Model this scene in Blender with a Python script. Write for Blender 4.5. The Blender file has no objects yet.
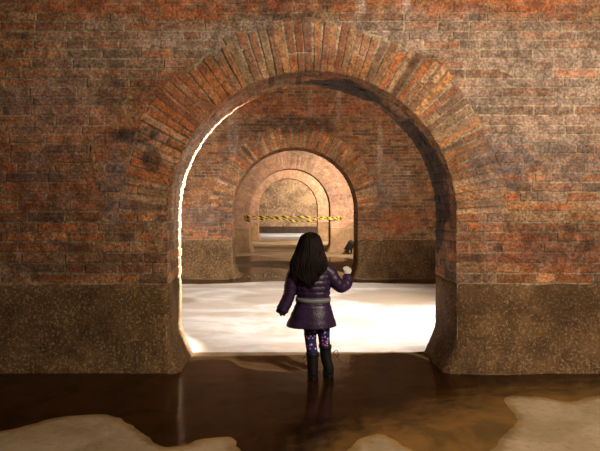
import bpy, bmesh, math, random
import numpy as np
from mathutils import Vector, Matrix, noise
random.seed(11)
S = bpy.context.scene
COL = S.collection
PI = math.pi

# ------------------------------------------------------------------ helpers
def link(o, parent=None):
    COL.objects.link(o)
    if parent is not None:
        o.parent = parent
    return o

def tag(o, label=None, cat=None, group=None, kind=None):
    if label: o['label'] = label
    if cat: o['category'] = cat
    if group: o['group'] = group
    if kind: o['kind'] = kind
    return o

def obj(name, bm, mat, parent=None, smooth=False):
    me = bpy.data.meshes.new(name)
    bm.normal_update()
    bm.to_mesh(me); bm.free()
    if smooth:
        me.polygons.foreach_set('use_smooth', [True] * len(me.polygons))
    if mat: me.materials.append(mat)
    return link(bpy.data.objects.new(name, me), parent)

def bake(o, mods):
    """apply modifiers (type, settings) and keep the plain mesh"""
    for t, kw in mods:
        m = o.modifiers.new(t, t)
        for k, v in kw.items(): setattr(m, k, v)
    bpy.context.view_layer.update()
    dg = bpy.context.evaluated_depsgraph_get()
    me = bpy.data.meshes.new_from_object(o.evaluated_get(dg))
    o.modifiers.clear()
    old = o.data; nm = old.name
    mats = list(old.materials)
    o.data = me
    bpy.data.meshes.remove(old); me.name = nm
    if not me.materials:
        for m in mats: me.materials.append(m)
    me.polygons.foreach_set('use_smooth', [True] * len(me.polygons))
    me.update()
    return o

# ------------------------------------------------------------------ node helpers
class N:
    def __init__(self, name, rough=0.85, spec=0.3):
        self.m = bpy.data.materials.new(name); self.m.use_nodes = True
        self.t = self.m.node_tree; self.n = self.t.nodes; self.l = self.t.links
        self.b = self.n['Principled BSDF']
        self.b.inputs['Roughness'].default_value = rough
        self.b.inputs['Specular IOR Level'].default_value = spec
        self.pos = self.n.new('ShaderNodeNewGeometry').outputs['Position']
    def link(self, a, b): self.l.new(a, b)
    def val(self, sock, v):
        if hasattr(v, 'is_output') or isinstance(v, bpy.types.NodeSocket): self.l.new(v, sock)
        else: sock.default_value = v
    def noise(self, scale, detail=4, rough=0.55, dist=0.0, stretch=None, w=0):
        src = self.pos
        if stretch or w:
            mp = self.n.new('ShaderNodeMapping'); self.l.new(src, mp.inputs[0])
            mp.inputs['Scale'].default_value = stretch or (1, 1, 1)
            mp.inputs['Location'].default_value = (w, w * .7, w * 1.3)
            src = mp.outputs[0]
        k = self.n.new('ShaderNodeTexNoise'); self.l.new(src, k.inputs['Vector'])
        k.inputs['Scale'].default_value = scale; k.inputs['Detail'].default_value = detail
        k.inputs['Roughness'].default_value = rough; k.inputs['Distortion'].default_value = dist
        return k.outputs['Fac']
    def math(self, op, a, b=0.0, clamp=False):
        k = self.n.new('ShaderNodeMath'); k.operation = op; k.use_clamp = clamp
        self.val(k.inputs[0], a); self.val(k.inputs[1], b)
        return k.outputs[0]
    def ramp(self, fac, lo, hi, a=0.0, b=1.0):
        k = self.n.new('ShaderNodeMapRange'); k.interpolation_type = 'SMOOTHSTEP'
        self.l.new(fac, k.inputs[0])
        for i, v in enumerate((lo, hi, a, b)): k.inputs[i + 1].default_value = v
        return k.outputs[0]
    def mix(self, fac, a, b, mode='MIX'):
        k = self.n.new('ShaderNodeMix'); k.data_type = 'RGBA'; k.blend_type = mode
        self.val(k.inputs[0], fac)
        for s, v in ((k.inputs[6], a), (k.inputs[7], b)):
            if isinstance(v, tuple): s.default_value = (*v, 1) if len(v) == 3 else v
            else: self.l.new(v, s)
        return k.outputs[2]
    def attr(self, name, out='Color'):
        k = self.n.new('ShaderNodeAttribute'); k.attribute_name = name
        return k.outputs[out]
    def ell(self, c, r, warp=0.6, ws=3.0, w=0):
        """soft blob: 1 inside an ellipsoid round c with radii r, edges broken by noise"""
        mp = self.n.new('ShaderNodeMapping'); mp.vector_type = 'TEXTURE'
        self.l.new(self.pos, mp.inputs[0])
        mp.inputs['Location'].default_value = c; mp.inputs['Scale'].default_value = r
        ln = self.n.new('ShaderNodeVectorMath'); ln.operation = 'LENGTH'
        self.l.new(mp.outputs[0], ln.inputs[0])
        nz = self.noise(ws, 5, 0.6, w=w)
        d = self.math('ADD', ln.outputs['Value'], self.math('MULTIPLY', self.math('SUBTRACT', nz, .5), warp * 2))
        return self.ramp(d, 1.15, .65)
    def bump(self, h, strength=.5, dist=.01, prev=None):
        k = self.n.new('ShaderNodeBump'); k.inputs['Strength'].default_value = strength
        k.inputs['Distance'].default_value = dist; self.l.new(h, k.inputs['Height'])
        if prev: self.l.new(prev, k.inputs['Normal'])
        return k.outputs[0]
    def done(self, col=None, nrm=None, rough=None):
        if col is not None:
            if isinstance(col, tuple): self.b.inputs['Base Color'].default_value = (*col, 1)
            else: self.l.new(col, self.b.inputs['Base Color'])
        if nrm is not None: self.l.new(nrm, self.b.inputs['Normal'])
        if rough is not None: self.val(self.b.inputs['Roughness'], rough)
        return self.m

LIME = (.66, .54, .46)
SOOT_SHADE = (.055, .042, .035)  # dark tone for sooty blotches and for shade painted on the near soffit
def brick_mat(name, lime=(), dark=(), grey=(), red=(), lime_amt=.5, mortar=False, grunge=1.0, wash=0.0, tanwash=1.0):
    k = N(name, .8, .25)
    fine = k.noise(38, 5, .65); med = k.noise(7, 6, .65, .5); big = k.noise(1.7, 5, .6, .4, w=3)
    if mortar:
        base = k.mix(k.ramp(med, .3, .7), (.40, .29, .18), (.24, .165, .10)); rnd = .5
    else:
        base = k.attr('bcol')
        rnd = k.attr('bcol', 'Alpha')
        base = k.mix(k.ramp(fine, .42, .66, 0, .7), base, (.12, .055, .03))
        base = k.mix(k.ramp(k.noise(17, 4, .6, w=5), .54, .74, 0, .6), base, (.46, .23, .13))
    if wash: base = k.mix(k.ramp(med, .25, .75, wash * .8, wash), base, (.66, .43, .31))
    tan = k.ramp(k.noise(3.2, 7, .7, .5, w=17), .47, .60)
    tan = k.math('MULTIPLY', k.math('MULTIPLY', tan, k.ramp(k.noise(31, 5, .7, w=19), .3, .6, .5, 1)), k.math('ADD', k.math('MULTIPLY', rnd, .9), .25), True)
    base = k.mix(k.math('MULTIPLY', tan, .75 * tanwash), base, k.mix(med, (.46, .31, .16), (.27, .165, .08)))
    # lime bloom: speckled everywhere a little, thick in given places
    sp = k.ramp(k.noise(26, 7, .78, .6, w=9), .50, .60)
    sm = k.ramp(k.noise(5, 6, .7, .8, w=2), .47, .66)
    rn = k.math('ADD', k.math('MULTIPLY', rnd, .9), .55)
    amt = k.math('MULTIPLY', k.math('MULTIPLY', sm, lime_amt * 1.25), k.math('ADD', k.math('MULTIPLY', sp, .7), .3))
    amt = k.math('MULTIPLY', amt, rn, True)
    for i, (c, r, a) in enumerate(lime):
        e = k.ell(c, r, .55, 2.5, w=i * 3.1)
        e = k.math('MULTIPLY', e, k.math('ADD', k.math('MULTIPLY', k.ramp(k.noise(23, 8, .72, .2, w=i + 1), .38, .58), .55), .45)); e = k.math('MULTIPLY', e, rn, True)
        amt = k.math('MAXIMUM', amt, k.math('MULTIPLY', e, a))
    for i, (c, r, a) in enumerate(red):
        e = k.ell(c, r, .5, 3, w=20 + i)
        base = k.mix(k.math('MULTIPLY', k.math('MULTIPLY', e, a), k.ramp(k.noise(9, 4, .6, w=4), .35, .6)), base, (.52, .15, .06))
    col = k.mix(amt, base, k.mix(med, (.74, .62, .45), (.56, .44, .28)) if mortar else k.mix(med, (.56, .43, .37), (.46, .33, .24)))
    for i, (c, r, a) in enumerate(grey):
        e = k.ell(c, r, .6, 4, w=30 + i)
        e = k.math('MULTIPLY', e, k.ramp(k.noise(14, 6, .7, w=8), .3, .62))
        col = k.mix(k.math('MULTIPLY', e, a), col, (.20, .175, .17))
    dk = k.ramp(big, .48, .72, 0, .62)
    dk = k.math('MULTIPLY', dk, k.ramp(k.noise(11, 6, .7, w=14), .3, .65))
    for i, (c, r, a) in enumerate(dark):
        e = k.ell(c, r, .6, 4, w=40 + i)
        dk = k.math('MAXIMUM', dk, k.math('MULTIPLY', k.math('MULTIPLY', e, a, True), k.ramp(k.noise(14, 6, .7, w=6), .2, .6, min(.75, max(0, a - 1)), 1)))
    col = k.mix(dk, col, SOOT_SHADE)
    for sc, lo, hi, w_ in ((8, 1 - .28 * grunge, 1 + .25 * grunge, 21), (46, 1 - .34 * grunge, 1 + .36 * grunge, 25)):
        gv = k.ramp(k.noise(sc, 7, .7, .3, w=w_), .40, .60, lo, hi)
        cb = k.n.new('ShaderNodeCombineColor')
        for q in range(3): k.link(gv, cb.inputs[q])
        col = k.mix(1.0, col, cb.outputs[0], 'MULTIPLY')
    nr = k.bump(k.noise(60, 6, .7), .8, .010)
    nr = k.bump(k.noise(16, 6, .75, w=3), .9, .022, nr)
    return k.done(col, nr)

def rough_mat(name, a, b, c, s1=6, s2=45, bd=.012, rough=.85):
    k = N(name, rough, .25)
    col = k.mix(k.ramp(k.noise(s1, 6, .7, .4), .35, .65), a, b)
    col = k.mix(k.ramp(k.noise(s2, 5, .75), .5, .64), col, c)
    col = k.mix(k.ramp(k.noise(s2 * .8, 5, .75, w=7), .54, .7, 0, .8), col, tuple(x * .35 for x in b))
    col = k.mix(k.ramp(k.noise(1.8, 4, .6, w=5), .45, .7, 0, .55), col, tuple(x * .4 for x in b))
    nr = k.bump(k.noise(s2, 6, .75), .7, bd); nr = k.bump(k.noise(9, 4, .6), .6, bd * 2, nr)
    return k.done(col, nr)

# ------------------------------------------------------------------ cistern dimensions (metres)
XL, XR = -.97, 1.475                 # jambs
CX, R, SPR = (XL + XR) / 2, (XR - XL) / 2, 1.32
TH = .62; TOP = 3.72
WY = [4.55, 10.47, 16.38, 22.2]      # front faces of the four arcades
ENDY = 27.9; BACKY = -1.0; SX = 7.0
PLZ = .75

PAL = [(.46, .16, .045), (.52, .20, .07), (.40, .135, .04), (.56, .25, .095), (.28, .12, .06),
       (.45, .20, .09), (.17, .095, .055), (.54, .17, .05), (.36, .20, .10), (.34, .15, .065)]
RPAL = [(.62, .25, .075), (.70, .32, .11), (.52, .32, .15), (.24, .12, .065), (.60, .19, .055), (.42, .20, .09), (.66, .36, .19), (.50, .17, .05)]
def ring_col():
    c = random.choice(RPAL); s = random.uniform(.8, 1.35)
    return tuple(x * s for x in c)
def brick_col():
    c = random.choice(PAL); s = random.uniform(.6, 1.35)
    return tuple(x * s for x in c)

MORT = (.34, .245, .15)
class Relief:
    """many weathered bricks as raised, chamfered, irregular blocks in one mesh"""
    def __init__(self): self.v = []; self.f = []; self.c = []
    def brick(self, pts, fn, h, col=None, seg=.07, j=.003, ch=.006):
        P = []
        n = len(pts)
        for i in range(n):
            a = pts[i]; b = pts[(i + 1) % n]
            L = math.hypot(a[0] - b[0], a[1] - b[1]); k = max(1, int(L / seg))
            for q in range(k):
                t = q / k
                P.append((a[0] + (b[0] - a[0]) * t + random.uniform(-j, j), a[1] + (b[1] - a[1]) * t + random.uniform(-j, j)))
        mx = sum(p[0] for p in P) / len(P); my = sum(p[1] for p in P) / len(P)
        tu = random.uniform(-.02, .02); tv = random.uniform(-.03, .03)
        s = len(self.v); m = len(P)
        for (u, v) in P: self.v.append(fn(u, v, -.004))
        for (u, v) in P: self.v.append(fn(u, v, h * .6))
        for (u, v) in P:
            du, dv = mx - u, my - v; d = math.hypot(du, dv) or 1; c = min(ch * 1.4, d * .3)
            # move inward along each axis
            iu = u + math.copysign(min(ch, abs(du)), du); iv = v + math.copysign(min(ch, abs(dv)), dv)
            self.v.append(fn(iu, iv, h + (iu - mx) * tu + (iv - my) * tv + random.uniform(-.0012, .0012)))
        self.v.append(fn(mx, my, h + random.uniform(-.001, .002)))
        F = []
        for i in range(m):
            k = (i + 1) % m
            F += [(s + i, s + k, s + m + k, s + m + i), (s + m + i, s + m + k, s + 2 * m + k, s + 2 * m + i),
                  (s + 2 * m + i, s + 2 * m + k, s + 3 * m)]
        col = col or brick_col()
        self.f += F
        rv = random.random(); mc = (*MORT, .5); fc_ = (*col, rv); hc = tuple(x * .55 + y_ * .45 for x, y_ in zip(col, MORT)) + (rv,)
        self.c += [mc, hc, fc_] * m
    def build(self, name, mat, parent):
        me = bpy.data.meshes.new(name); me.from_pydata(self.v, [], self.f)
        at = me.color_attributes.new('bcol', 'FLOAT_COLOR', 'CORNER')
        cnt = [len(f) for f in self.f]
        arr = np.repeat(np.array(self.c, dtype=np.float32), cnt, axis=0)
        at.data.foreach_set('color', arr.ravel())
        me.materials.append(mat)
        bm = bmesh.new(); bm.from_mesh(me); bmesh.ops.recalc_face_normals(bm, faces=bm.faces); bm.to_mesh(me); bm.free()
        return link(bpy.data.objects.new(name, me), parent)

def arcade(name, y0, x0, x1, mb, mr, mm, mp, ztop, scale=1.0, detail=True):
    """arched wall: solid core, facing bricks, voussoir ring, concrete plinths"""
    # ---- core
    bm = bmesh.new()
    n = 48
    arc = [(XL, 0.0)] + [(CX - R * math.cos(PI * i / n), SPR + R * math.sin(PI * i / n)) for i in range(n + 1)] + [(XR, 0.0)]
    up = [(XL, TOP)] + [(p[0], TOP) for p in arc[1:-1]] + [(XR, TOP)]
    y1 = y0 + TH
    def V(p, y): return bm.verts.new((p[0], y, p[1]))
    fa = [V(p, y0) for p in arc]; ba = [V(p, y1) for p in arc]
    fu = [V(p, y0) for p in up]; bu = [V(p, y1) for p in up]
    for i in range(1, len(arc) - 2):
        bm.faces.new((fa[i], fa[i + 1], fu[i + 1], fu[i])); bm.faces.new((ba[i + 1], ba[i], bu[i], bu[i + 1]))
    for i in range(len(arc) - 1):
        bm.faces.new((fa[i + 1], fa[i], ba[i], ba[i + 1]))
    for s, a, xs in ((-1, 0, -SX), (1, len(arc) - 1, SX)):
        f0 = V((xs, 0), y0); f1 = V((xs, TOP), y0); b0 = V((xs, 0), y1); b1 = V((xs, TOP), y1)
        k = 1 if s < 0 else len(arc) - 2
        bm.faces.new([f0, fa[a], fa[k], fu[k], f1]); bm.faces.new([b0, b1, bu[k], ba[k], ba[a]])
        bm.faces.new((f0, f1, b1, b0)); bm.faces.new((f0, b0, ba[a], fa[a]))
        bm.faces.new((f1, fu[k], bu[k], b1))
    for i in range(1, len(arc) - 2):
        bm.faces.new((fu[i], fu[i + 1], bu[i + 1], bu[i]))
    bmesh.ops.recalc_face_normals(bm, faces=bm.faces)
    core = tag(obj(name, bm, mm), kind='structure')
    # ---- facing bricks
    rl = Relief()
    front = lambda u, v, w: (u, y0 - w, v)
    RO = R + .40
    z = PLZ; row = 0
    while z < ztop:
        hh = random.uniform(.078, .094) if z < 1.75 else random.uniform(.072, .085)
        hh *= scale
        za, zb = z + .006, z + hh - .006
        def edge(zz):                     # x of the opening / ring outer edge at height zz, measured from CX
            if zz < SPR: return R + .0
            d = zz - SPR
            return math.sqrt(RO * RO - d * d) if d < RO else None
        for side in (-1, 1):
            ea, eb = edge(za), edge(zb)
            if z < SPR - .02:
                ea = eb = R - .006
            else:
                if ea is None: ea = eb = 0.0
                elif eb is None: eb = 0.0
                ea = ea + .004 if ea else 0; eb = eb + .004 if eb else 0
            lim = (CX - x0) if side < 0 else (x1 - CX)
            st = max(ea, eb)
            x = st + random.uniform(.10, .36) * scale
            first = True
            prev_a, prev_b = ea, eb
            while prev_a < lim:
                nx = x
                pts = [(CX + side * prev_a, za), (CX + side * (nx - .012), za), (CX + side * (nx - .012), zb), (CX + side * prev_b, zb)]
                if nx - .012 - max(prev_a, prev_b) > .02:
                    rl.brick(pts, front, random.uniform(.002, .008))
                prev_a = prev_b = nx
                x = nx + random.choice((.15, .27, .30, .33, .36, .42)) * scale * random.uniform(.92, 1.08)
        # jamb reliefs
        if z < SPR - .02:
            for side, xj in ((1, XL), (-1, XR)):
                fn = (lambda u, v, w, xj=xj, side=side: (xj + side * w, u, v))
                cuts = [y0 - .008] + ([y0 + .15, y0 + .46] if row % 2 else [y0 + .30]) + [y1 + .008]
                for a, b in zip(cuts[:-1], cuts[1:]):
                    rl.brick([(a + .005, za), (b - .005, za), (b - .005, zb), (a + .005, zb)], fn, random.uniform(.003, .010))
        z += hh; row += 1
    # soffit of the arch
    th = 0.0
    while th < PI:
        dt = random.uniform(.055, .075) / R * (1 if scale <= 1 else 1.1)
        t0, t1 = th + .004, min(th + dt, PI) - .004
        fn = lambda u, v, w: (CX + (R - w) * math.cos(u), v, SPR + (R - w) * math.sin(u))
        if t1 - t0 > .01:
            cuts = [y0 - .008] + sorted(random.sample([y0 + .15, y0 + .30, y0 + .46], 2)) + [y1 + .008]
            for a, b in zip(cuts[:-1], cuts[1:]):
                rl.brick([(t0, a + .005), (t1, a + .005), (t1, b - .005), (t0, b - .005)], fn, random.uniform(.002, .010), j=.002, ch=.004, seg=.08)
        th += dt
    rl.build('brickwork', mb, core)
    # ring of voussoirs
    rg = Relief()
    th = 0.0
    runL = .40; left = 0; c = None
    while th < PI:
        dt = random.uniform(.050, .070) / R
        if left <= 0:                     # neighbouring voussoirs come in similar lengths
            runL = random.uniform(.36, .45); left = random.randint(2, 7)
        left -= 1
        t1 = min(th + dt, PI)
        if t1 - th > .025:
            ro = R + runL + random.uniform(-.02, .02)
            sk = random.uniform(-.02, .02)
            def fr(u, v, w): return (CX + u * math.cos(v), y0 - w, SPR + u * math.sin(v))
            g = .0055
            def blk(r0, r1, hh, c):
                a0, a1 = g / r0, g / r1
                rg.brick([(r0, th + a0), (r1, th + a1 + sk * (r1 - R)), (r1, t1 - a1 + sk * (r1 - R)), (r0, t1 - a0)], fr, hh, c or ring_col(), seg=.09, j=.0022, ch=.006)
            if random.random() < .3:
                s = R + runL * random.choice((.35, .5, .65))
                blk(R - .006, s - .006, random.uniform(.003, .010), None); blk(s + .006, ro, random.uniform(.003, .010), None)
            else: blk(R - .006, ro, random.uniform(.003, .011), None)
        th = t1
    rg.build('arch_ring', mr, core)
    # plinths
    for side in (-1, 1):
        xj = XL if side < 0 else XR
        xe = -SX if side < 0 else SX
        lim = x0 - .3 if side < 0 else x1 + .3
        path = []                         # (x, y, nx, ny)
        L = abs(lim - xj); m = int(L / .05)
        for i in range(m): path.append((lim + (xj - lim) * i / m, y0, 0, -1))
        rr = .035
        for i in range(7):
            a = PI / 2 * i / 6
            path.append((xj - (-side) * rr * 1 + (-side) * rr * math.sin(a), y0 + rr - rr * math.cos(a), (-side) * math.sin(a), -math.cos(a)))
        for i in range(1, 12): path.append((xj, y0 + rr + (TH - 2 * rr) * i / 12, -side, 0))
        for i in range(7):
            a = PI / 2 * i / 6
            path.append((xj - (-side) * rr + (-side) * rr * math.cos(a), y1 - rr + rr * math.sin(a), (-side) * math.cos(a), math.sin(a)))
        for i in range(1, m // 3): path.append((xj + side * (rr + .15 * i), y1, 0, 1))
        bm = bmesh.new(); prev = None
        zs = [0, .015, .04, .07, .10, .13, .16, .19, .22, .25, .30, .36, .43, .50, .57, .64, .70, .735, .75]
        off0 = random.uniform(0, 50)
        for z in zs:
            t = max(0, 1 - z / .27)
            e0 = .014 + .115 * t ** 1.25
            ring = []
            for (x, y, nx, ny) in path:
                p = Vector((x * 3 + off0, y * 3, z * 3))
                e = .012 + (e0 - .014) * (.25 + .75 * abs(nx)) + .002 - (0 if z < .735 else .006 if z < .75 else .03)
                w = noise.noise(p) * .012 + noise.noise(p * 3.5) * .007 + noise.noise(p * 9) * .004
                dz = 0 if z < .6 else (noise.noise(Vector((x * 4, y * 4, 3))) * .022) * (z - .6) / .15
                ring.append(bm.verts.new((x + nx * (e + w), y + ny * (e + w), max(0, z + dz) if z else -.01)))
            if prev:
                for i in range(len(ring) - 1): bm.faces.new((prev[i], prev[i + 1], ring[i + 1], ring[i]))
            prev = ring
        bmesh.ops.recalc_face_normals(bm, faces=bm.faces)
        obj('plinth', bm, mp, core, True)
    return core

# ------------------------------------------------------------------ materials of the masonry
y = WY[0]
def e(x, z, rx, rz, a): return ((x, y, z), (rx, 3, rz), a)
near = dict(
    lime=[((-.85, 4.93, 1.9), (.45, .33, .95), .85), e(2.15, 2.35, 1.0, .62, .80), e(1.2, 2.85, 1.2, .22, .6), e(-1.3, 2.75, 1.0, .30, .42), e(.1, 2.80, 1.7, .18, .85), e(-1.95, 2.2, .5, .5, .28),
          e(1.05, 3.0, .05, .25, .85), e(.66, 3.05, .05, .22, .85), e(1.72, 2.2, .04, .14, .85), e(2.6, 1.6, .6, .25, .4), e(1.75, 1.3, .12, .5, .35), e(-.55, 2.8, .05, .2, .7)],
    grey=[e(1.85, 1.78, .3, .27, .8), e(2.45, 1.8, .35, .2, .6), e(-1.42, 1.55, .14, .42, .75), e(-1.2, 1.95, .25, .1, .6), e(-1.9, 2.3, .4, .3, .3), e(-2.1,1.7,.15,.2,.5)],
    dark=[((1.5, 5.03, 1.95), (.5, .36, .95), 1.9), ((.9, 5.0, 2.6), (.7, .33, .32), 1.7), e(-1.25, 2.0, .22, .08, .9), e(-1.1, 1.8, .1, .12, .8), e(-2.2, 1.5, .7, .5, .45), e(-1.45, 2.35, .12, .2, .5), e(2.4, 1.05, .5, .22, .6), e(-2.0, .95, .8, .2, .45)],  # first two paint shade onto the right soffit, against light bounced in
    red=[e(-1.0, 3.08, 1.2, .1, .8), e(1.6, 3.1, 1.4, .12, .55), e(-1.7, 1.9, .9, .6, .35), e(-.7, 2.3, .4, .3, .5), e(.4, 2.7, .35, .22, .6), e(2.2, 1.0, .8, .2, .45)])
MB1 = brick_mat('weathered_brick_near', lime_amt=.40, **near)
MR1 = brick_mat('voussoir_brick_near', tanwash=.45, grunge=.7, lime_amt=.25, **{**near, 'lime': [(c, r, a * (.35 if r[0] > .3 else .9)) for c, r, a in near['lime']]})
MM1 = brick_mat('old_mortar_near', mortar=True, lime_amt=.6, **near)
y = WY[1]
mid = dict(lime=[e(-.95, 2.9, .12, .6, .55), e(1.1, 3.4, .06, .5, .7), e(1.9, 2.5, .07, .5, .6), e(.55, 3.4, .05, .4, .6), e(2.1, 1.9, .5, .5, .35)],
           grey=[e(-1.5, 1.2, .5, .3, .5), e(1.9, 1.6, .2, .4, .5)],
           dark=[e(.3, 2.95, .9, .18, .7), e(-.7, 2.7, .5, .35, .5)], red=[e(.5, 3.35, 2.2, .2, .6), e(2.3, 1.05, .4, .18, .9)])
MB2 = brick_mat('weathered_brick_middle', lime_amt=.22, tanwash=.45, grunge=.7, **mid)
MM2 = brick_mat('old_mortar_middle', mortar=True, lime_amt=.2, **mid)
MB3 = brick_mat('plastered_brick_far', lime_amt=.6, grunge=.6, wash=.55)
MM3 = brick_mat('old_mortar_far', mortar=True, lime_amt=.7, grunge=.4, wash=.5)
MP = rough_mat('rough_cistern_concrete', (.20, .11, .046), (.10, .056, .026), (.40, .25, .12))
MV = rough_mat('vault_plaster', (.36, .25, .16), (.24, .15, .09), (.42, .32, .22), 2.5, 20)
ME = rough_mat('end_wall_plaster', (.50, .29, .13), (.24, .13, .06), (.58, .42, .26), 1.0, 9, .01)

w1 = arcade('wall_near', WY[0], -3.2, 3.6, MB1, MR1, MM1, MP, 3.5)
w2 = arcade('wall_middle', WY[1], -3.2, 4.2, MB2, MB2, MM2, MP, 3.72, .8)
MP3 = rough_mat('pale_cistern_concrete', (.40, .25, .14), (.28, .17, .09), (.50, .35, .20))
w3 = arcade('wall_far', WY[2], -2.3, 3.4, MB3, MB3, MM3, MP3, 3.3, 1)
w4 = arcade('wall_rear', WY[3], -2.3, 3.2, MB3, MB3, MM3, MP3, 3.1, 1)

def box(bm, a, b):
    r = bmesh.ops.create_cube(bm, size=1)
    for v in r['verts']:
        v.co = Vector([(a[i] + b[i]) / 2 + v.co[i] * (b[i] - a[i]) for i in range(3)])
    return r['verts']
bm = bmesh.new(); box(bm, (-SX, ENDY, 0), (SX, ENDY + .3, TOP)); we = tag(obj('wall_end', bm, ME), kind='structure')
bm = bmesh.new(); box(bm, (-SX, ENDY - .05, 0), (SX, ENDY + .01, .34)); obj('plinth', bm, rough_mat('damp_plinth', (.09, .055, .03), (.06, .035, .02), (.12, .08, .05)), we)
bm = bmesh.new(); box(bm, (-SX, BACKY - .3, 0), (SX, BACKY, TOP)); tag(obj('wall_back', bm, MV), kind='structure')
bm = bmesh.new(); box(bm, (-SX - .3, BACKY - .3, 0), (-SX, ENDY + .3, 5.6)); tag(obj('wall_left', bm, MV), kind='structure')
bm = bmesh.new(); box(bm, (SX, BACKY - .3, 0), (SX + .3, ENDY + .3, 5.6)); tag(obj('wall_right', bm, MV), kind='structure')
rooms = [(BACKY, WY[0])] + [(WY[i] + TH, WY[i + 1]) for i in range(3)] + [(WY[3] + TH, ENDY)]
for (a, b) in rooms:                  # a barrel vault over every chamber
    bm = bmesh.new(); n = 24; pr = None
    cy, ry = (a + b) / 2, (b - a) / 2
    for i in range(n + 1):
        t = PI * i / n
        p, q = (cy - ry * math.cos(t), TOP - .02 + 1.5 * math.sin(t)), (cy - (ry + .15) * math.cos(t), TOP - .02 + 1.7 * math.sin(t))
        cur = [bm.verts.new((sx, pp[0], pp[1])) for pp in (p, q) for sx in (-SX, SX)]
        if pr:
            bm.faces.new((pr[0], pr[1], cur[1], cur[0])); bm.faces.new((pr[2], cur[2], cur[3], pr[3]))
        pr = cur
    tag(obj('ceiling', bm, MV, None, True), kind='structure')

# ------------------------------------------------------------------ water outlines on the floor (world metres, x, y)
def rough_outline(pts, sub=5, amp=.05, seed=0):
    out = []
    n = len(pts)
    for i in range(n):
        p0, p1, p2, p3 = [Vector(pts[(i + k - 1) % n]) for k in range(4)]
        for q in range(sub):
            t = q / sub
            c = .5 * ((2 * p1) + (p2 - p0) * t + (2 * p0 - 5 * p1 + 4 * p2 - p3) * t * t + (3 * p1 - p0 - 3 * p2 + p3) * t ** 3)
            k = Vector((c.x * 3.0 + seed, c.y * 3.0, seed))
            c.x += amp * (noise.noise(k) + .6 * noise.noise(k * 3) + .4 * noise.noise(k * 8))
            c.y += amp * .8 * (noise.noise(k + Vector((9, 9, 9))) + .6 * noise.noise(k * 3 + Vector((5, 5, 5))) + .4 * noise.noise(k * 8))
            out.append((c.x, c.y))
    return out
POOL1 = [(-3.6, 4.5), (-2.2, 4.52), (-1.2, 4.5), (-.95, 4.62), (-.85, 4.85), (-.5, 4.9), (-.3, 4.66), (.02, 4.56), (.3, 4.62), (.50, 4.72), (.56, 5.06), (.8, 5.10), (1.2, 5.1), (1.36, 4.8), (1.5, 4.5),
         (2.4, 4.5), (3.8, 4.52), (3.9, 4.1), (2.8, 4.0), (2.34, 3.98), (2.06, 3.86), (1.88, 3.94), (1.69, 3.98), (1.58, 3.86), (1.58, 3.65), (1.50, 3.45), (1.30, 3.23), (1.19, 3.08), (1.0, 2.95), (.80, 2.97), (.73, 3.09), (.67, 3.23), (.57, 3.31), (.44, 3.23), (.36, 3.08), (.2, 2.9), (-.1, 2.9),
         (-.2, 3.08), (-.228, 3.17), (-.30, 3.27), (-.465, 3.26), (-.57, 3.18), (-.68, 3.14), (-.786, 3.22), (-.88, 3.34), (-1.03, 3.53), (-1.19, 3.63), (-1.47, 3.58), (-1.62, 3.47), (-1.78, 3.34), (-2.6, 3.2), (-3.6, 3.1)]
POOL2 = [(-2.9, 10.3), (-1.6, 10.3), (-1.0, 10.28), (-.8, 11.2), (-1.2, 12.0), (-.4, 12.3), (.4, 11.7), (.9, 11.9), (1.3, 11.3), (1.42, 10.3), (2.6, 10.32), (4.2, 10.3), (4.3, 9.95), (2.6, 9.75), (1.2, 9.9), (.3, 10.2), (-.6, 9.95), (-1.7, 9.7), (-2.9, 9.85)]
POOL3 = [(-1.8, 13.6), (-.9, 13.5), (-.1, 13.9), (.9, 13.4), (1.8, 13.9), (1.4, 14.8), (.2, 14.5), (-.8, 15.1), (-1.7, 14.6)]
pools = [rough_outline(POOL1, 6, .03, 1), rough_outline(POOL2, 5, .12, 4), rough_outline(POOL3, 5, .15, 7)]

def inside_dist(X, Y, poly):
    ins = np.zeros(X.shape, bool); d2 = np.full(X.shape, 1e9)
    n = len(poly)
    for i in range(n):
        x0, y0 = poly[i]; x1, y1 = poly[(i + 1) % n]
        cond = ((y0 > Y) != (y1 > Y))
        with np.errstate(divide='ignore', invalid='ignore'):
            xi = (x1 - x0) * (Y - y0) / ((y1 - y0) if y1 != y0 else 1e-9) + x0
        ins ^= cond & (X < xi)
        dx, dy = x1 - x0, y1 - y0; L = dx * dx + dy * dy + 1e-12
        t = np.clip(((X - x0) * dx + (Y - y0) * dy) / L, 0, 1)
        d2 = np.minimum(d2, (X - x0 - t * dx) ** 2 + (Y - y0 - t * dy) ** 2)
    d = np.sqrt(d2)
    return np.where(ins, d, -d)

xs = np.concatenate([np.linspace(-SX, -3.3, 30, endpoint=False), np.linspace(-3.3, 4.0, 180, endpoint=False), np.linspace(4.0, SX, 24)])
ys = np.concatenate([np.linspace(BACKY, 2.6, 30, endpoint=False), np.linspace(2.6, 5.4, 90, endpoint=False), np.linspace(5.4, 9.5, 50, endpoint=False),
                     np.linspace(9.5, 16, 80, endpoint=False), np.linspace(16, ENDY, 50)])
X, Y = np.meshgrid(xs, ys)
damp = np.full(X.shape, -9.0)
for p in pools: damp = np.maximum(damp, inside_dist(X, Y, p))
nx_, ny_ = len(xs), len(ys)
me = bpy.data.meshes.new('floor')
verts = np.stack([X.ravel(), Y.ravel(), np.zeros(X.size)], 1)
idx = np.arange(X.size).reshape(X.shape)
fc = np.stack([idx[:-1, :-1], idx[:-1, 1:], idx[1:, 1:], idx[1:, :-1]], -1).reshape(-1, 4)
me.from_pydata(verts.tolist(), [], fc.tolist())
at = me.attributes.new('damp', 'FLOAT', 'POINT')
at.data.foreach_set('value', damp.ravel().astype(np.float32))

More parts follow.
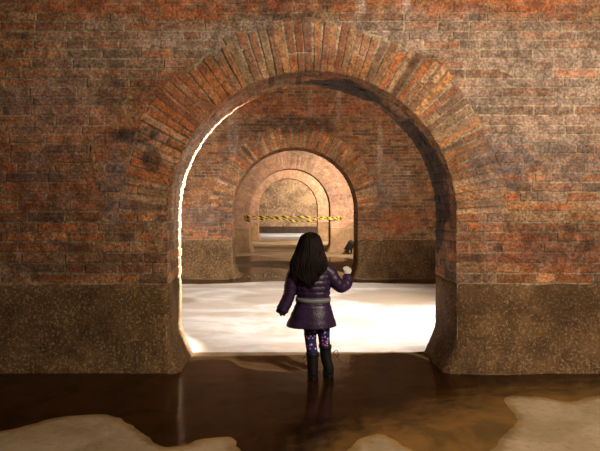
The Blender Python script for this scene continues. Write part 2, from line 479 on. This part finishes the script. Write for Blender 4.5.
k = N('cistern_floor', .8, .3)
dry = k.mix(k.ramp(k.noise(2.2, 6, .65, .5), .35, .65), (.45, .34, .215), (.31, .225, .13))
dry = k.mix(k.ramp(k.noise(22, 5, .7), .5, .7, 0, .5), dry, (.18, .12, .07))
sep = k.n.new('ShaderNodeSeparateXYZ'); k.link(k.pos, sep.inputs[0]); yy = sep.outputs['Y']
# limescale crust covering the floor of the second chamber
pale = k.mix(k.ramp(k.noise(1.1, 6, .62, .6, stretch=(1, 1.6, 1)), .40, .62), (.84, .79, .74), (.66, .56, .46))
for i, (cx_, cy_, rx, ry, a) in enumerate([(-1.65, 8.0, .45, .35, .75), (-.25, 8.2, .6, .5, .6), (1.75, 8.3, 1.0, .8, .85), (.2, 9.4, 2.5, .25, .45), (1.2, 7.1, .5, .25, .3), (-.6, 7.0, .5, .2, .3)]):
    en = k.ell((cx_, cy_, 0), (rx, ry, 2), .35, 2.5, w=i * 2)
    pale = k.mix(k.math('MULTIPLY', en, a), pale, (.40, .29, .19))
far = k.math('MULTIPLY', k.ramp(yy, 22.6, 22.9), .9)
m2 = k.math('MULTIPLY', k.ramp(yy, 5.14, 5.2), k.ramp(k.math('ADD', yy, k.math('MULTIPLY', k.noise(2.5, 4, .6), .5)), 10.45, 10.15))
col = k.mix(m2, dry, pale)
col = k.mix(far, col, (.66, .62, .62))
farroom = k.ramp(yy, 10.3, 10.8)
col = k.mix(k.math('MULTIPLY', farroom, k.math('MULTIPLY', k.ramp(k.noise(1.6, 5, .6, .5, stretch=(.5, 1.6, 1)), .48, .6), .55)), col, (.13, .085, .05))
dm = k.math('ADD', k.attr('damp', 'Fac'), k.math('MULTIPLY', k.math('SUBTRACT', k.noise(11, 5, .65), .5), .14))
wet = k.ramp(dm, -.075, -.012)
# threshold under the first arch stays earthy and damp
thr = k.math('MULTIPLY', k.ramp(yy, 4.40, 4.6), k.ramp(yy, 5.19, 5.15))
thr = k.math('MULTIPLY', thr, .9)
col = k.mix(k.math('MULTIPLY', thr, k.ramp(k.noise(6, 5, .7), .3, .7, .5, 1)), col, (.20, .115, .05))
wcol = k.mix(k.ramp(k.noise(2.4, 6, .68, .5), .36, .64), (.36, .215, .08), (.17, .115, .05))
col = k.mix(k.math('MULTIPLY', wet, .93), col, wcol)
nr = k.bump(k.noise(30, 6, .7), .35, .006); nr = k.bump(k.noise(4, 4, .6), .3, .02, nr)
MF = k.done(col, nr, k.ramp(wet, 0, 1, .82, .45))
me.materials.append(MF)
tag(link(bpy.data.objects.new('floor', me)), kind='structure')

def water_mat():
    m = bpy.data.materials.new('shallow_brown_water'); m.use_nodes = True
    t = m.node_tree; n = t.nodes; n.clear()
    out = n.new('ShaderNodeOutputMaterial'); mx = n.new('ShaderNodeMixShader')
    tr = n.new('ShaderNodeBsdfTransparent'); tr.inputs[0].default_value = (.86, .80, .68, 1)
    gl = n.new('ShaderNodeBsdfGlossy'); gl.inputs['Roughness'].default_value = .135
    fr = n.new('ShaderNodeFresnel'); fr.inputs[0].default_value = 1.33
    nz = n.new('ShaderNodeTexNoise'); nz.inputs['Scale'].default_value = 5; nz.inputs['Detail'].default_value = 2
    ge = n.new('ShaderNodeNewGeometry'); t.links.new(ge.outputs['Position'], nz.inputs['Vector'])
    bp = n.new('ShaderNodeBump'); bp.inputs['Strength'].default_value = .17; bp.inputs['Distance'].default_value = .02
    t.links.new(nz.outputs['Fac'], bp.inputs['Height'])
    t.links.new(bp.outputs[0], gl.inputs['Normal']); t.links.new(bp.outputs[0], fr.inputs['Normal'])
    t.links.new(fr.outputs[0], mx.inputs[0]); t.links.new(tr.outputs[0], mx.inputs[1]); t.links.new(gl.outputs[0], mx.inputs[2])
    t.links.new(mx.outputs[0], out.inputs[0])
    return m
MW = water_mat()
for poly, lab in zip(pools, ('wide shallow brown puddle lying in front of the nearest arched wall',
                             'thin dark puddle along the foot of the second arched wall',
                             'small puddle on the brown floor between the second and third arches')):
    bm = bmesh.new()
    vs = [bm.verts.new((p[0], p[1], .003)) for p in poly]
    f = bm.faces.new(vs)
    if f.normal.z < 0: f.normal_flip()
    bmesh.ops.triangulate(bm, faces=[f])
    bmesh.ops.recalc_face_normals(bm, faces=bm.faces)
    o = tag(obj('puddle', bm, MW), lab, 'puddle')
    
# grit washed through the second arch
bm = bmesh.new()
for i in range(260):
    a = random.gauss(-.28, .28); b = random.gauss(10.85, .28); r = random.uniform(.006, .022)
    if not (-.8 < a < 1.3): continue
    q = bmesh.ops.create_icosphere(bm, subdivisions=1, radius=r)
    for v in q['verts']: v.co = Vector((v.co.x * random.uniform(.8, 1.3) + a, v.co.y + b, v.co.z * .6 + r * .4))
kg = N('pale_grit', .9); MG = kg.done(kg.mix(kg.noise(9), (.26, .19, .09), (.18, .12, .06)))
tag(obj('gravel', bm, MG), 'pale yellowish grit scattered on the floor under the second arch', 'gravel', kind='stuff')

# ------------------------------------------------------------------ barrier tape in front of the third wall
kt = N('barrier_tape_plastic', .45, .4)
uv = kt.n.new('ShaderNodeUVMap'); uv.uv_map = 'UVMap'
sp = kt.n.new('ShaderNodeSeparateXYZ'); kt.link(uv.outputs[0], sp.inputs[0])
st = kt.math('FRACT', kt.math('ADD', kt.math('MULTIPLY', sp.outputs[0], 1.0), kt.math('MULTIPLY', sp.outputs[1], .45)))
MT = kt.done(kt.mix(kt.math('GREATER_THAN', st, .5), (.85, .66, .05), (.015, .015, .012)))
def tape(name, pts, width, twists, label):
    bm = bmesh.new(); uvl = bm.loops.layers.uv.new('UVMap')
    n = 160; rows = []
    P = [Vector(p) for p in pts]
    for i in range(n + 1):
        t = i / n * (len(P) - 1); a = min(int(t), len(P) - 2); f = t - a
        p0 = P[max(a - 1, 0)]; p1 = P[a]; p2 = P[a + 1]; p3 = P[min(a + 2, len(P) - 1)]
        c = .5 * ((2 * p1) + (p2 - p0) * f + (2 * p0 - 5 * p1 + 4 * p2 - p3) * f * f + (3 * p1 - p0 - 3 * p2 + p3) * f ** 3)
        an = twists * math.sin(i * .11) * .9
        up = Vector((0, math.sin(an), math.cos(an))); w = width * (.75 + .25 * math.cos(i * .23))
        th = Vector((0, math.cos(an), -math.sin(an))) * .0008
        rows.append([bm.verts.new(c + up * w / 2 - th), bm.verts.new(c - up * w / 2 - th), bm.verts.new(c - up * w / 2 + th), bm.verts.new(c + up * w / 2 + th)])
    L = sum((P[i + 1] - P[i]).length for i in range(len(P) - 1))
    for i in range(n):
        for q in range(4):
            f = bm.faces.new((rows[i][q], rows[i][(q + 1) % 4], rows[i + 1][(q + 1) % 4], rows[i + 1][q]))
            for lp, (ii, qq) in zip(f.loops, ((i, q), (i, (q + 1) % 4), (i + 1, (q + 1) % 4), (i + 1, q))):
                lp[uvl].uv = (ii / n * L / .19, 1 if qq in (0, 3) else 0)
    bmesh.ops.recalc_face_normals(bm, faces=bm.faces)
    return tag(obj(name, bm, MT), label, 'barrier tape', 'barrier tapes across the third arch')
ty = WY[2] - .16
tape('barrier_tape', [(-1.12, WY[2] - .03, 1.10), (-.6, ty, 1.07), (0, ty, 1.075), (.6, ty, 1.075), (1.2, ty, 1.05), (1.62, ty, 1.05), (1.85, WY[2] - .03, 1.06)], .058, .7,
     'upper yellow and black barrier tape strung level across the third arch')
tape('barrier_tape', [(-1.10, WY[2] - .03, 1.01), (-.6, ty - .03, 1.0), (-.2, ty - .03, 1.03), (.3, ty - .04, .965), (.75, ty - .04, .945), (1.2, ty - .03, 1.02), (1.80, WY[2] - .03, .98)], .058, .9,
     'lower yellow and black barrier tape sagging below the level one')

# ------------------------------------------------------------------ floodlight on the floor of the third chamber
kb = N('black_powder_coat', .45, .4); MK = kb.done((.012, .012, .012))
kg2 = N('lamp_glass', .1, .5); kg2.b.inputs['Emission Color'].default_value = (1, .85, .7, 1); kg2.b.inputs['Emission Strength'].default_value = 6
MGL = kg2.done((.9, .88, .8))
def floodlight(loc, rz, tilt, label):
    root = bpy.data.objects.new('floodlight', None); link(root)
    root.location = loc; root.rotation_euler = (0, 0, rz); tag(root, label, 'lamp')
    M = Matrix.Translation((0, 0, .27)) @ Matrix.Rotation(tilt, 4, 'X')
    bm = bmesh.new()                   # housing: tapered box, front rim, cooling fins behind
    fr = [(-.22, 0, -.15), (.22, 0, -.15), (.22, 0, .15), (-.22, 0, .15)]
    bk = [(-.16, -.13, -.10), (.16, -.13, -.10), (.16, -.13, .10), (-.16, -.13, .10)]
    a = [bm.verts.new(p) for p in fr]; b = [bm.verts.new(p) for p in bk]
    a2 = [bm.verts.new((p[0] * .88, .0, p[2] * .84)) for p in fr]; a3 = [bm.verts.new((p[0] * .84, -.025, p[2] * .8)) for p in fr]
    bm.faces.new(b)
    for i in range(4):
        q = (i + 1) % 4
        bm.faces.new((a[i], a[q], b[q], b[i])); bm.faces.new((a[i], a[q], a2[q], a2[i])); bm.faces.new((a2[i], a2[q], a3[q], a3[i]))
    for i in range(7): box(bm, (-.14 + i * .045, -.17, -.09), (-.134 + i * .045, -.125, .09))
    bmesh.ops.transform(bm, matrix=M, verts=bm.verts); bmesh.ops.recalc_face_normals(bm, faces=bm.faces)
    obj('housing', bm, MK, root)
    bm = bmesh.new(); box(bm, (-.185, -.024, -.12), (.185, -.018, .12)); bmesh.ops.transform(bm, matrix=M, verts=bm.verts); obj('lamp_glass', bm, MGL, root)
    bm = bmesh.new()
    for s in (-1, 1): box(bm, (s * .24 - .008, -.09, .012), (s * .24 + .008, -.04, .30))
    box(bm, (-.248, -.09, 0), (.248, -.04, .014)); box(bm, (-.2, -.16, 0), (-.17, .06, .012)); box(bm, (.17, -.16, 0), (.2, .06, .012))
    obj('bracket', bm, MK, root)
    return root
floodlight((1.93, 15.85, 0), math.radians(72), math.radians(30), 'black floodlight standing on the floor at right beyond the second arch')

# ------------------------------------------------------------------ the girl
GX, GY = 0.0, 4.40
def ring_loft(bm, rings, n=40, caps=True):
    """rings: list of (centre Vector, rx, ry, quilt function)"""
    prev = None; first = None
    for (c, rx, ry, dx) in rings:
        cur = []
        for i in range(n):
            a = 2 * PI * i / n
            cur.append(bm.verts.new((c[0] + math.cos(a) * rx * (1 + dx(a) if dx else 1), c[1] + math.sin(a) * ry * (1 + dx(a) if dx else 1), c[2])))
        if prev:
            for i in range(n): bm.faces.new((prev[i], prev[(i + 1) % n], cur[(i + 1) % n], cur[i]))
        else: first = cur
        prev = cur
    if caps:
        bm.faces.new(first[::-1]); bm.faces.new(prev)

def tube(bm, pts, radii, n=14, flat=1.0, caps=True, sub=6, rip=None, side=None):
    P = [Vector(p) for p in pts]; C = []
    m = len(P)
    for i in range(m - 1):
        p0 = P[max(i - 1, 0)]; p1 = P[i]; p2 = P[i + 1]; p3 = P[min(i + 2, m - 1)]
        for q in range(sub):
            t = q / sub
            C.append((.5 * ((2 * p1) + (p2 - p0) * t + (2 * p0 - 5 * p1 + 4 * p2 - p3) * t * t + (3 * p1 - p0 - 3 * p2 + p3) * t ** 3), radii[i] * (1 - t) + radii[i + 1] * t))
    C.append((P[-1], radii[-1]))
    prev = None; sd = Vector(side) if side else Vector((0, 1, 0))
    L = 0
    for i, (c, r) in enumerate(C):
        d = (C[min(i + 1, len(C) - 1)][0] - C[max(i - 1, 0)][0]).normalized()
        if i: L += (c - C[i - 1][0]).length
        a = (sd - d * sd.dot(d))
        if a.length < .05: a = Vector((1, 0, 0)) - d * d.x
        a.normalize(); b = d.cross(a)
        rr = r * (1 + (rip(L) if rip else 0))
        cur = [bm.verts.new(c + a * math.cos(2 * PI * k / n) * rr * flat + b * math.sin(2 * PI * k / n) * rr) for k in range(n)]
        if prev:
            for k in range(n): bm.faces.new((prev[k], prev[(k + 1) % n], cur[(k + 1) % n], cur[k]))
        elif caps: bm.faces.new(cur[::-1])
        prev = cur
    if caps: bm.faces.new(prev)

def ball(bm, c, r, u=24, v=16, rot=None):
    q = bmesh.ops.create_uvsphere(bm, u_segments=u, v_segments=v, radius=1)
    for w in q['verts']:
        p = Vector((w.co.x * r[0], w.co.y * r[1], w.co.z * r[2]))
        if rot: p = rot @ p
        w.co = p + Vector(c)

def skin_chain(nodes, edges, name, mat, parent=None, sub=2):
    me = bpy.data.meshes.new(name); me.from_pydata([n[0] for n in nodes], edges, [])
    o = link(bpy.data.objects.new(name, me), parent)
    if mat: me.materials.append(mat)
    m = o.modifiers.new('Skin', 'SKIN'); m.branch_smoothing = .6
    for i, n in enumerate(nodes):
        sv = me.skin_vertices[0].data[i]; r = n[1]
        sv.radius = (r, r) if not isinstance(r, tuple) else r
        sv.use_root = (i == 0)
    return bake(o, [('SUBSURF', dict(levels=sub, render_levels=sub))])

ks = N('skin', .5, .4); ks.b.inputs['Subsurface Weight'].default_value = .08; MS = ks.done((.62, .36, .25))
kj = N('purple_padded_nylon', .38, .5)
MJ = kj.done(kj.mix(kj.ramp(kj.noise(14, 4), .35, .65), (.046, .020, .068), (.025, .011, .040)), kj.bump(kj.noise(42, 4, .6, .8), .5, .008))
kh = N('dark_brown_hair', .62, .15)
MH = kh.done(kh.mix(kh.ramp(kh.noise(30, 3, stretch=(6, 6, .6)), .35, .7), (.006, .004, .003), (.020, .010, .006)), kh.bump(kh.noise(40, 3, stretch=(5, 5, .4)), .4, .004))
kbt = N('silver_grey_webbing', .5, .4); MBELT = kbt.done(kbt.mix(kbt.noise(60), (.20, .195, .21), (.28, .27, .29)), kbt.bump(kbt.noise(90), .3, .002))
kbo = N('black_boot_leather', .42, .5); MBOOT = kbo.done(kbo.mix(kbo.noise(25), (.007, .006, .007), (.018, .016, .016)), kbo.bump(kbo.noise(40), .3, .003))
kw = N('white_wool', .9, .2); MWH = kw.done((.78, .75, .70), kw.bump(kw.noise(120), .4, .003))
kdk = N('dark_glove_fabric', .85, .2); MDG = kdk.done((.02, .015, .03))
kl = N('spotted_navy_legging', .7, .3)
vo = kl.n.new('ShaderNodeTexVoronoi'); vo.feature = 'F1'; vo.inputs['Scale'].default_value = 38; vo.inputs['Randomness'].default_value = .8
kl.link(kl.pos, vo.inputs['Vector'])
dot = kl.ramp(vo.outputs['Distance'], .36, .27)
hs = kl.n.new('ShaderNodeSeparateColor'); kl.link(vo.outputs['Color'], hs.inputs[0])
dc = kl.mix(kl.math('GREATER_THAN', hs.outputs[0], .5), (.60, .66, .92), (.72, .16, .42))
ML = kl.done(kl.mix(dot, (.028, .020, .115), dc))

g = lambda x, d, z: (GX + x, GY + d, z)
pel = .50
body_nodes = [(g(.285, .01, .50), (.085, .07)), (g(.262, .0, .62), (.072, .058)), (g(.245, .0, .76), (.085, .062)), (g(.24, .0, .88), (.07, .055)), (g(.237, .0, .955), (.036, .036)),
              (g(.235, .01, 1.0), (.034, .034)),
              (g(.15, .0, .885), (.036, .036)), (g(.085, .0, .78), (.028, .028)), (g(.06, .0, .69), (.024, .024)), (g(.04, .0, .63), (.022, .022)), (g(.022, .0, .59), (.017, .017)),
              (g(.33, .0, .885), (.036, .036)), (g(.415, .0, .805), (.028, .028)), (g(.477, .02, .748), (.024, .024)), (g(.52, .055, .757), (.021, .021)), (g(.537, .075, .785), (.017, .017)),
              (g(.245, .01, .47), (.052, .052)), (g(.232, .01, .33), (.040, .040)), (g(.245, .0, .24), (.036, .036)), (g(.25, .0, .06), (.024, .024)),
              (g(.325, .02, .47), (.052, .052)), (g(.345, .03, .33), (.040, .040)), (g(.352, .05, .25), (.036, .036)), (g(.378, .05, .07), (.024, .024))]
body_edges = [(0, 1), (1, 2), (2, 3), (3, 4), (4, 5), (3, 6), (6, 7), (7, 8), (8, 9), (9, 10), (3, 11), (11, 12), (12, 13), (13, 14), (14, 15),
              (0, 16), (16, 17), (17, 18), (18, 19), (0, 20), (20, 21), (21, 22), (22, 23)]
girl = skin_chain(body_nodes, body_edges, 'person', MS)
bm = bmesh.new(); bm.from_mesh(girl.data)
HC = Vector(g(.233, .012, 1.075))
ball(bm, HC, (.073, .086, .098)); ball(bm, HC + Vector((0, .03, -.055)), (.05, .05, .045))
ball(bm, HC + Vector((0, .088, -.02)), (.011, .014, .014)); tube(bm, [HC + Vector((0, .08, .01)), HC + Vector((0, .096, -.018))], [.006, .009])
for s in (-1, 1): ball(bm, HC + Vector((s * .073, 0, -.01)), (.009, .017, .026))
bm.to_mesh(girl.data); bm.free()
bake(girl, [('REMESH', dict(mode='VOXEL', voxel_size=.0045)), ('SMOOTH', dict(iterations=4, factor=.5))])
tag(girl, 'small child in purple coat and spotted leggings standing under the arch, right hand raised', 'person')
ke = N('eye_dark', .2, .6); MEY = ke.done((.02, .012, .01)); kmo = N('lip', .5); MMO = kmo.done((.45, .14, .12))
for s in (-1, 1):
    bm = bmesh.new(); ball(bm, HC + Vector((s * .029, .078, .004)), (.012, .007, .007), 12, 8); obj('eye', bm, MEY, girl, True)
bm = bmesh.new(); ball(bm, HC + Vector((0, .080, -.052)), (.019, .006, .006), 12, 8); obj('mouth', bm, MMO, girl, True)

# leggings
bm = bmesh.new()
tube(bm, [g(.247, .01, .50), g(.233, .01, .40), g(.234, .01, .30), g(.248, .0, .20), g(.25, .0, .12)], [.066, .057, .047, .045, .036], 20)
tube(bm, [g(.325, .02, .50), g(.338, .03, .40), g(.347, .045, .30), g(.356, .05, .2), g(.37, .05, .12)], [.066, .056, .047, .044, .036], 20)
ball(bm, g(.285, .015, .50), (.11, .085, .07))
lg = obj('leggings', bm, ML, girl, True); bake(lg, [('REMESH', dict(mode='VOXEL', voxel_size=.005)), ('SMOOTH', dict(iterations=5, factor=.5))])

# boots with laces
for (x, d, top, lean, lab) in ((.252, .0, .205, -.004, None), (.383, .05, .255, -.028, None)):
    bm = bmesh.new()
    tube(bm, [g(x + lean, d, top), g(x + lean * .7, d, top * .6), g(x, d, .075), g(x, d + .005, .035)], [.050, .046, .044, .043], 20, 1.1)
    tube(bm, [g(x, d - .028, .035), g(x, d + .03, .036), g(x + .006, d + .085, .033), g(x + .008, d + .115, .028)], [.040, .046, .045, .032], 20, .8, side=(0, 0, 1))
    tube(bm, [g(x + lean, d, top + .004), g(x + lean, d, top - .022)], [.055, .055], 20, 1.1)
    bt = obj('boot', bm, MBOOT, girl, True); bake(bt, [('REMESH', dict(mode='VOXEL', voxel_size=.004)), ('SMOOTH', dict(iterations=5, factor=.5))])
    bm = bmesh.new()                   # sole
    n = 28; vs = [[], []]
    for i in range(n):
        a = 2 * PI * i / n
        px, py = math.cos(a) * (.043 + .006 * math.sin(a)), .035 + math.sin(a) * .093
        for q, z in enumerate((.0, .018)): vs[q].append(bm.verts.new(g(x + px, d + py - .005, z + .001)))
    for i in range(n): bm.faces.new((vs[0][i], vs[0][(i + 1) % n], vs[1][(i + 1) % n], vs[1][i]))
    bm.faces.new(vs[0][::-1]); bm.faces.new(vs[1])
    obj('sole', bm, MK, bt)
    bm = bmesh.new(); sg = -1 if x < .3 else 1
    for q in range(5):
        z = .07 + q * .03
        tube(bm, [g(x - .02, d + .05, z), g(x, d + .056, z + .01), g(x + .02, d + .05, z)], [.0025] * 3, 6, sub=3)
    tube(bm, [g(x + sg * .04, d + .03, top * .72), g(x + sg * .07, d + .02, top * .8), g(x + sg * .085, d + .0, top * .66), g(x + sg * .06, d, top * .6)], [.0028] * 4, 6)
    tube(bm, [g(x + sg * .04, d + .03, top * .7), g(x + sg * .07, d + .01, top * .62), g(x + sg * .095, d - .01, top * .48)], [.0026] * 3, 6)
    obj('laces', bm, MK, bt, True)

# padded coat
def interp(tab, z):
    for a, b in zip(tab[:-1], tab[1:]):
        if a[0] >= z >= b[0]:
            t = (a[0] - z) / (a[0] - b[0]); t = t * t * (3 - 2 * t) * .5 + t * .5
            return [a[i] + (b[i] - a[i]) * t for i in range(1, len(a))]
    return tab[-1][1:]
T = [(.955, .235, .055, .05), (.93, .237, .10, .066), (.90, .242, .137, .08), (.85, .246, .148, .09), (.78, .25, .146, .096), (.70, .252, .142, .096), (.640, .254, .130, .09),
     (.58, .25, .150, .105), (.50, .243, .176, .125), (.45, .237, .198, .135), (.422, .234, .205, .14)]
bm = bmesh.new(); rings = []
z = .955; seams = [.94, .89, .845, .80, .755, .71, .67, .632, .60, .40]
while z > .422:
    xc, rx, ry = interp(T, z)
    dd = min(abs(z - s) for s in seams); qd = math.exp(-(dd / .0075) ** 2)
    puff = .0025 * (1 - math.exp(-(dd / .014) ** 2)) * (1 if z > .6 else .7)
    amp = .010
    def fx(a, z=z, puff=puff, qd=qd, rx=rx):
        fold = .035 * max(0, (.60 - z) / .2) * math.sin(a * 5 + 1.2) + (.010 * math.sin(a * 11 + z * 25) + .007 * math.sin(a * 19 - z * 60)) * (z > .6)
        return (puff - .0035 * qd) / rx + fold
    rings.append(((GX + xc, GY, z), rx, ry, fx)); z -= .005
xc, rx, ry = interp(T, .422)
rings.append(((GX + xc, GY, .420), rx - .012, ry - .012, None)); rings.append(((GX + xc, GY, .46), rx - .03, ry - .03, None)); rings.append(((GX + xc, GY, .52), .11, .08, None))
ring_loft(bm, rings, 72)
rip = lambda L: .05 * abs(math.sin(L * PI / .05)) - .02
tube(bm, [g(.155, .0, .89), g(.098, .0, .845), g(.072, .0, .76), g(.062, .0, .69), g(.032, .0, .61), g(-.001, .0, .548)], [.058, .056, .052, .050, .050, .050], 28, 1.05, rip=rip, sub=10)
tube(bm, [g(.335, .0, .89), g(.392, .0, .85), g(.43, .0, .79), g(.482, .02, .742), g(.535, .06, .765), g(.543, .09, .815)], [.058, .056, .054, .053, .049, .042], 28, 1.0, rip=rip, sub=10)
tube(bm, [g(.235, .0, .94), g(.235, .0, .975)], [.065, .06], 24)
jk = obj('jacket', bm, MJ, girl, True)
bake(jk, [('REMESH', dict(mode='VOXEL', voxel_size=.0042)), ('SMOOTH', dict(iterations=3, factor=.5))])
# belt band
bm = bmesh.new()
def band(z0, z1, off, th):
    rr = []
    for (z, o) in ((z0, off), (z1, off), (z1, off - th), (z0, off - th)):
        xc, rx, ry = interp(T, min(.93, max(.41, z)))
        rr.append([bm.verts.new((GX + xc + math.cos(2 * PI * i / 64) * (rx + o), GY + math.sin(2 * PI * i / 64) * (ry + o), z)) for i in range(64)])
    for q in range(4):
        for i in range(64): bm.faces.new((rr[q][i], rr[q][(i + 1) % 64], rr[(q + 1) % 4][(i + 1) % 64], rr[(q + 1) % 4][i]))
band(.622, .660, .0085, .010)
bmesh.ops.recalc_face_normals(bm, faces=bm.faces)
bl = obj('belt', bm, MBELT, jk, True); bl['label'] = 'silver grey reflective band round the coat'
bm = bmesh.new()
for zz in (.626, .656): tube(bm, [(GX + .254 + math.cos(2 * PI * i / 48) * .1405, GY + math.sin(2 * PI * i / 48) * .1005, zz) for i in range(49)], [.0016] * 49, 5, sub=1, caps=False)
obj('stitching', bm, MDG, bl, True)

# hands: palm, four fingers and a thumb in one closed surface
def hand(name, wrist, fwd, side, up, curl, mat, s=1.0):
    f, sd, u = Vector(fwd).normalized(), Vector(side).normalized(), Vector(up).normalized()
    W = Vector(wrist); q = lambda a, b, c: W + (f * a + sd * b + u * c) * s
    bm = bmesh.new()
    tube(bm, [q(-.02, 0, 0), q(.0, 0, 0), q(.025, 0, 0), q(.05, 0, 0)], [.016 * s, .018 * s, .025 * s, .023 * s], 18, .62, side=tuple(u))
    for i, (b, L) in enumerate(((-.019, .040), (-.006, .046), (.007, .042), (.019, .033))):
        c1, c2 = curl * .5, curl * 1.3
        p0 = (.045, b); a1 = L * .45; a2 = L * .32; a3 = L * .25
        x1, z1 = p0[0] + a1 * math.cos(c1), -a1 * math.sin(c1)
        x2, z2 = x1 + a2 * math.cos(c2), z1 - a2 * math.sin(c2)
        x3, z3 = x2 + a3 * math.cos(c2 * 1.5), z2 - a3 * math.sin(c2 * 1.5)
        tube(bm, [q(.035, b * .9, 0), q(x1, b, z1), q(x2, b * 1.02, z2), q(x3, b * 1.02, z3)], [.0085 * s, .008 * s, .0075 * s, .006 * s], 12)
    tube(bm, [q(.010, -.016, -.002), q(.026, -.032, -.008), q(.044, -.036, -.018), q(.055, -.030, -.026)], [.010 * s, .009 * s, .008 * s, .0065 * s], 12)
    o = obj(name, bm, mat, girl, True)
    return bake(o, [('REMESH', dict(mode='VOXEL', voxel_size=.0022)), ('SMOOTH', dict(iterations=3, factor=.5))])
gv = hand('glove', g(.543, .095, .825), (-.15, .15, 1), (-1, 0, -.1), (0, -1, .15), .95, MWH, 1.0); gv['label'] = 'white knitted glove on the raised hand'
gv = hand('glove', g(.0, .0, .56), (-.45, .05, -.9), (0, 1, 0), (-.9, 0, .45), .8, MDG, .7); gv['label'] = 'dark glove below the lowered sleeve'

# cuffs
for pp, rr in (([g(.543, .088, .808), g(.543, .095, .832)], [.033, .031]), ([g(.003, 0, .558), g(-.014, 0, .525)], [.046, .041])):
    bm = bmesh.new(); tube(bm, pp, rr, 20); obj('cuff', bm, MDG, jk, True)

# long hair
HT = [(1.188, .234, .016, .02, -.0), (1.178, .233, .045, .05, -.0), (1.15, .231, .076, .085, .0), (1.10, .229, .094, .102, -.006), (1.05, .226, .108, .104, -.012), (1.0, .222, .126, .098, -.03),
      (.955, .218, .146, .078, -.055), (.91, .212, .150, .055, -.075), (.86, .205, .140, .038, -.085), (.82, .212, .108, .03, -.095), (.78, .226, .064, .024, -.10), (.745, .235, .034, .016, -.10)]
def hp(z, a, k=1.0):
    xc, rx, ry, dy = interp(HT, z)
    return Vector((GX + xc + math.cos(a) * rx * k, GY + .005 + dy + math.sin(a) * ry * k, z))
bm = bmesh.new(); rings = []
z = 1.187
while z > .80:
    xc, rx, ry, dy = interp(HT, z)
    rings.append(((GX + xc, GY + .005 + dy, z), rx * (.93 if z > .9 else .80), ry * .93, None)); z -= .012
ring_loft(bm, rings, 48)
for v in bm.verts:                      # open the hair round the face
    if v.co.y > GY + .045 and v.co.z < 1.135:
        v.co.y = GY + .045
random.seed(5)
for s in range(330):
    a = random.uniform(PI * .93, PI * 2.07)
    if s % 6 == 0: a = random.choice((random.uniform(.05, .3), random.uniform(PI * .8, PI * .97)))
    end = .745 + .16 * abs(math.cos(a)) ** 1.5 + random.uniform(-.03, .09)
    pts = []; m = 9; ph = random.uniform(0, 6); k = random.uniform(.93, 1.03); wv = random.uniform(.0, .09)
    for i in range(m):
        t = i / (m - 1); z = 1.182 - (1.182 - end) * (t ** 1.15)
        pts.append(hp(z, a + wv * math.sin(ph + t * 9) * (1 if t > .2 else 0), k))
    tube(bm, pts, [.002, .006, .0068, .007, .007, .0068, .006, .0045, .0012], 6, .6, sub=3)
random.seed(8)
obj('hair', bm, MH, girl, True)

# ------------------------------------------------------------------ light
def spot(loc, aim, power, col, angle=120, blend=.6, size=.12):
    d = bpy.data.lights.new('lamp', 'SPOT'); d.energy = power; d.color = col
    d.spot_size = math.radians(angle); d.spot_blend = blend; d.shadow_soft_size = size
    o = bpy.data.objects.new('lamp', d); COL.objects.link(o); o.location = loc
    o.rotation_euler = (Vector(aim) - Vector(loc)).to_track_quat('-Z', 'Y').to_euler()
    return o
W1 = (1, .83, .64); W2 = (1, .93, .87); W3 = (1, .80, .62)
spot((2.75, .8, 3.05), (1.1, 4.55, 2.0), 720, W1, 140, .8, .15)          # chamber of the camera, high on the right
spot((2.3, 5.225, 2.3), (-.8, 5.19, 1.33), 5200, W2, 40, .25, .02)        # second chamber, behind the right pier
spot((4.3, 5.36, 3.0), (-1.2, 8.1, 0), 3100, W2, 74, 1, .05)
spot((4.3, 5.36, 3.1), (.3, 10.4, 2.3), 420, W1, 80, .9, .08)  # weak extra spot, added only to brighten the second wall
spot((1.70, 15.80, .40), (.7, WY[2] + .1, 2.1), 40, W3, 120, .8, .08)       # third chamber, from the floodlight
spot((2.9, 13.3, 2.7), (.8, 16.4, 1.6), 1050, W3, 110, .9, .15)
spot((3.0, 18.6, 2.7), (.4, WY[3], 1.4), 1900, W3, 110, .9, .15)
spot((3.0, 24.2, 3.0), (.2, ENDY, .8), 1500, W2, 110, .8, .15)
w = bpy.data.worlds.new('World'); S.world = w; w.use_nodes = True
w.node_tree.nodes['Background'].inputs[0].default_value = (.9, .75, .6, 1); w.node_tree.nodes['Background'].inputs[1].default_value = 0.0

# ------------------------------------------------------------------ camera
cd = bpy.data.cameras.new('camera'); cam = bpy.data.objects.new('camera', cd); COL.objects.link(cam)
cam.location = (0, 0, 1.4); cam.rotation_euler = (PI / 2, 0, 0)
cd.sensor_width = 36; cd.lens = 32.4; cd.shift_x = .03; cd.shift_y = -.0325; cd.clip_end = 200; cd.clip_start = .05
S.camera = cam
S.view_settings.view_transform = 'Standard'; S.view_settings.look = 'None'
S.view_settings.exposure = 0; S.view_settings.gamma = 1; S.view_settings.use_curve_mapping = False
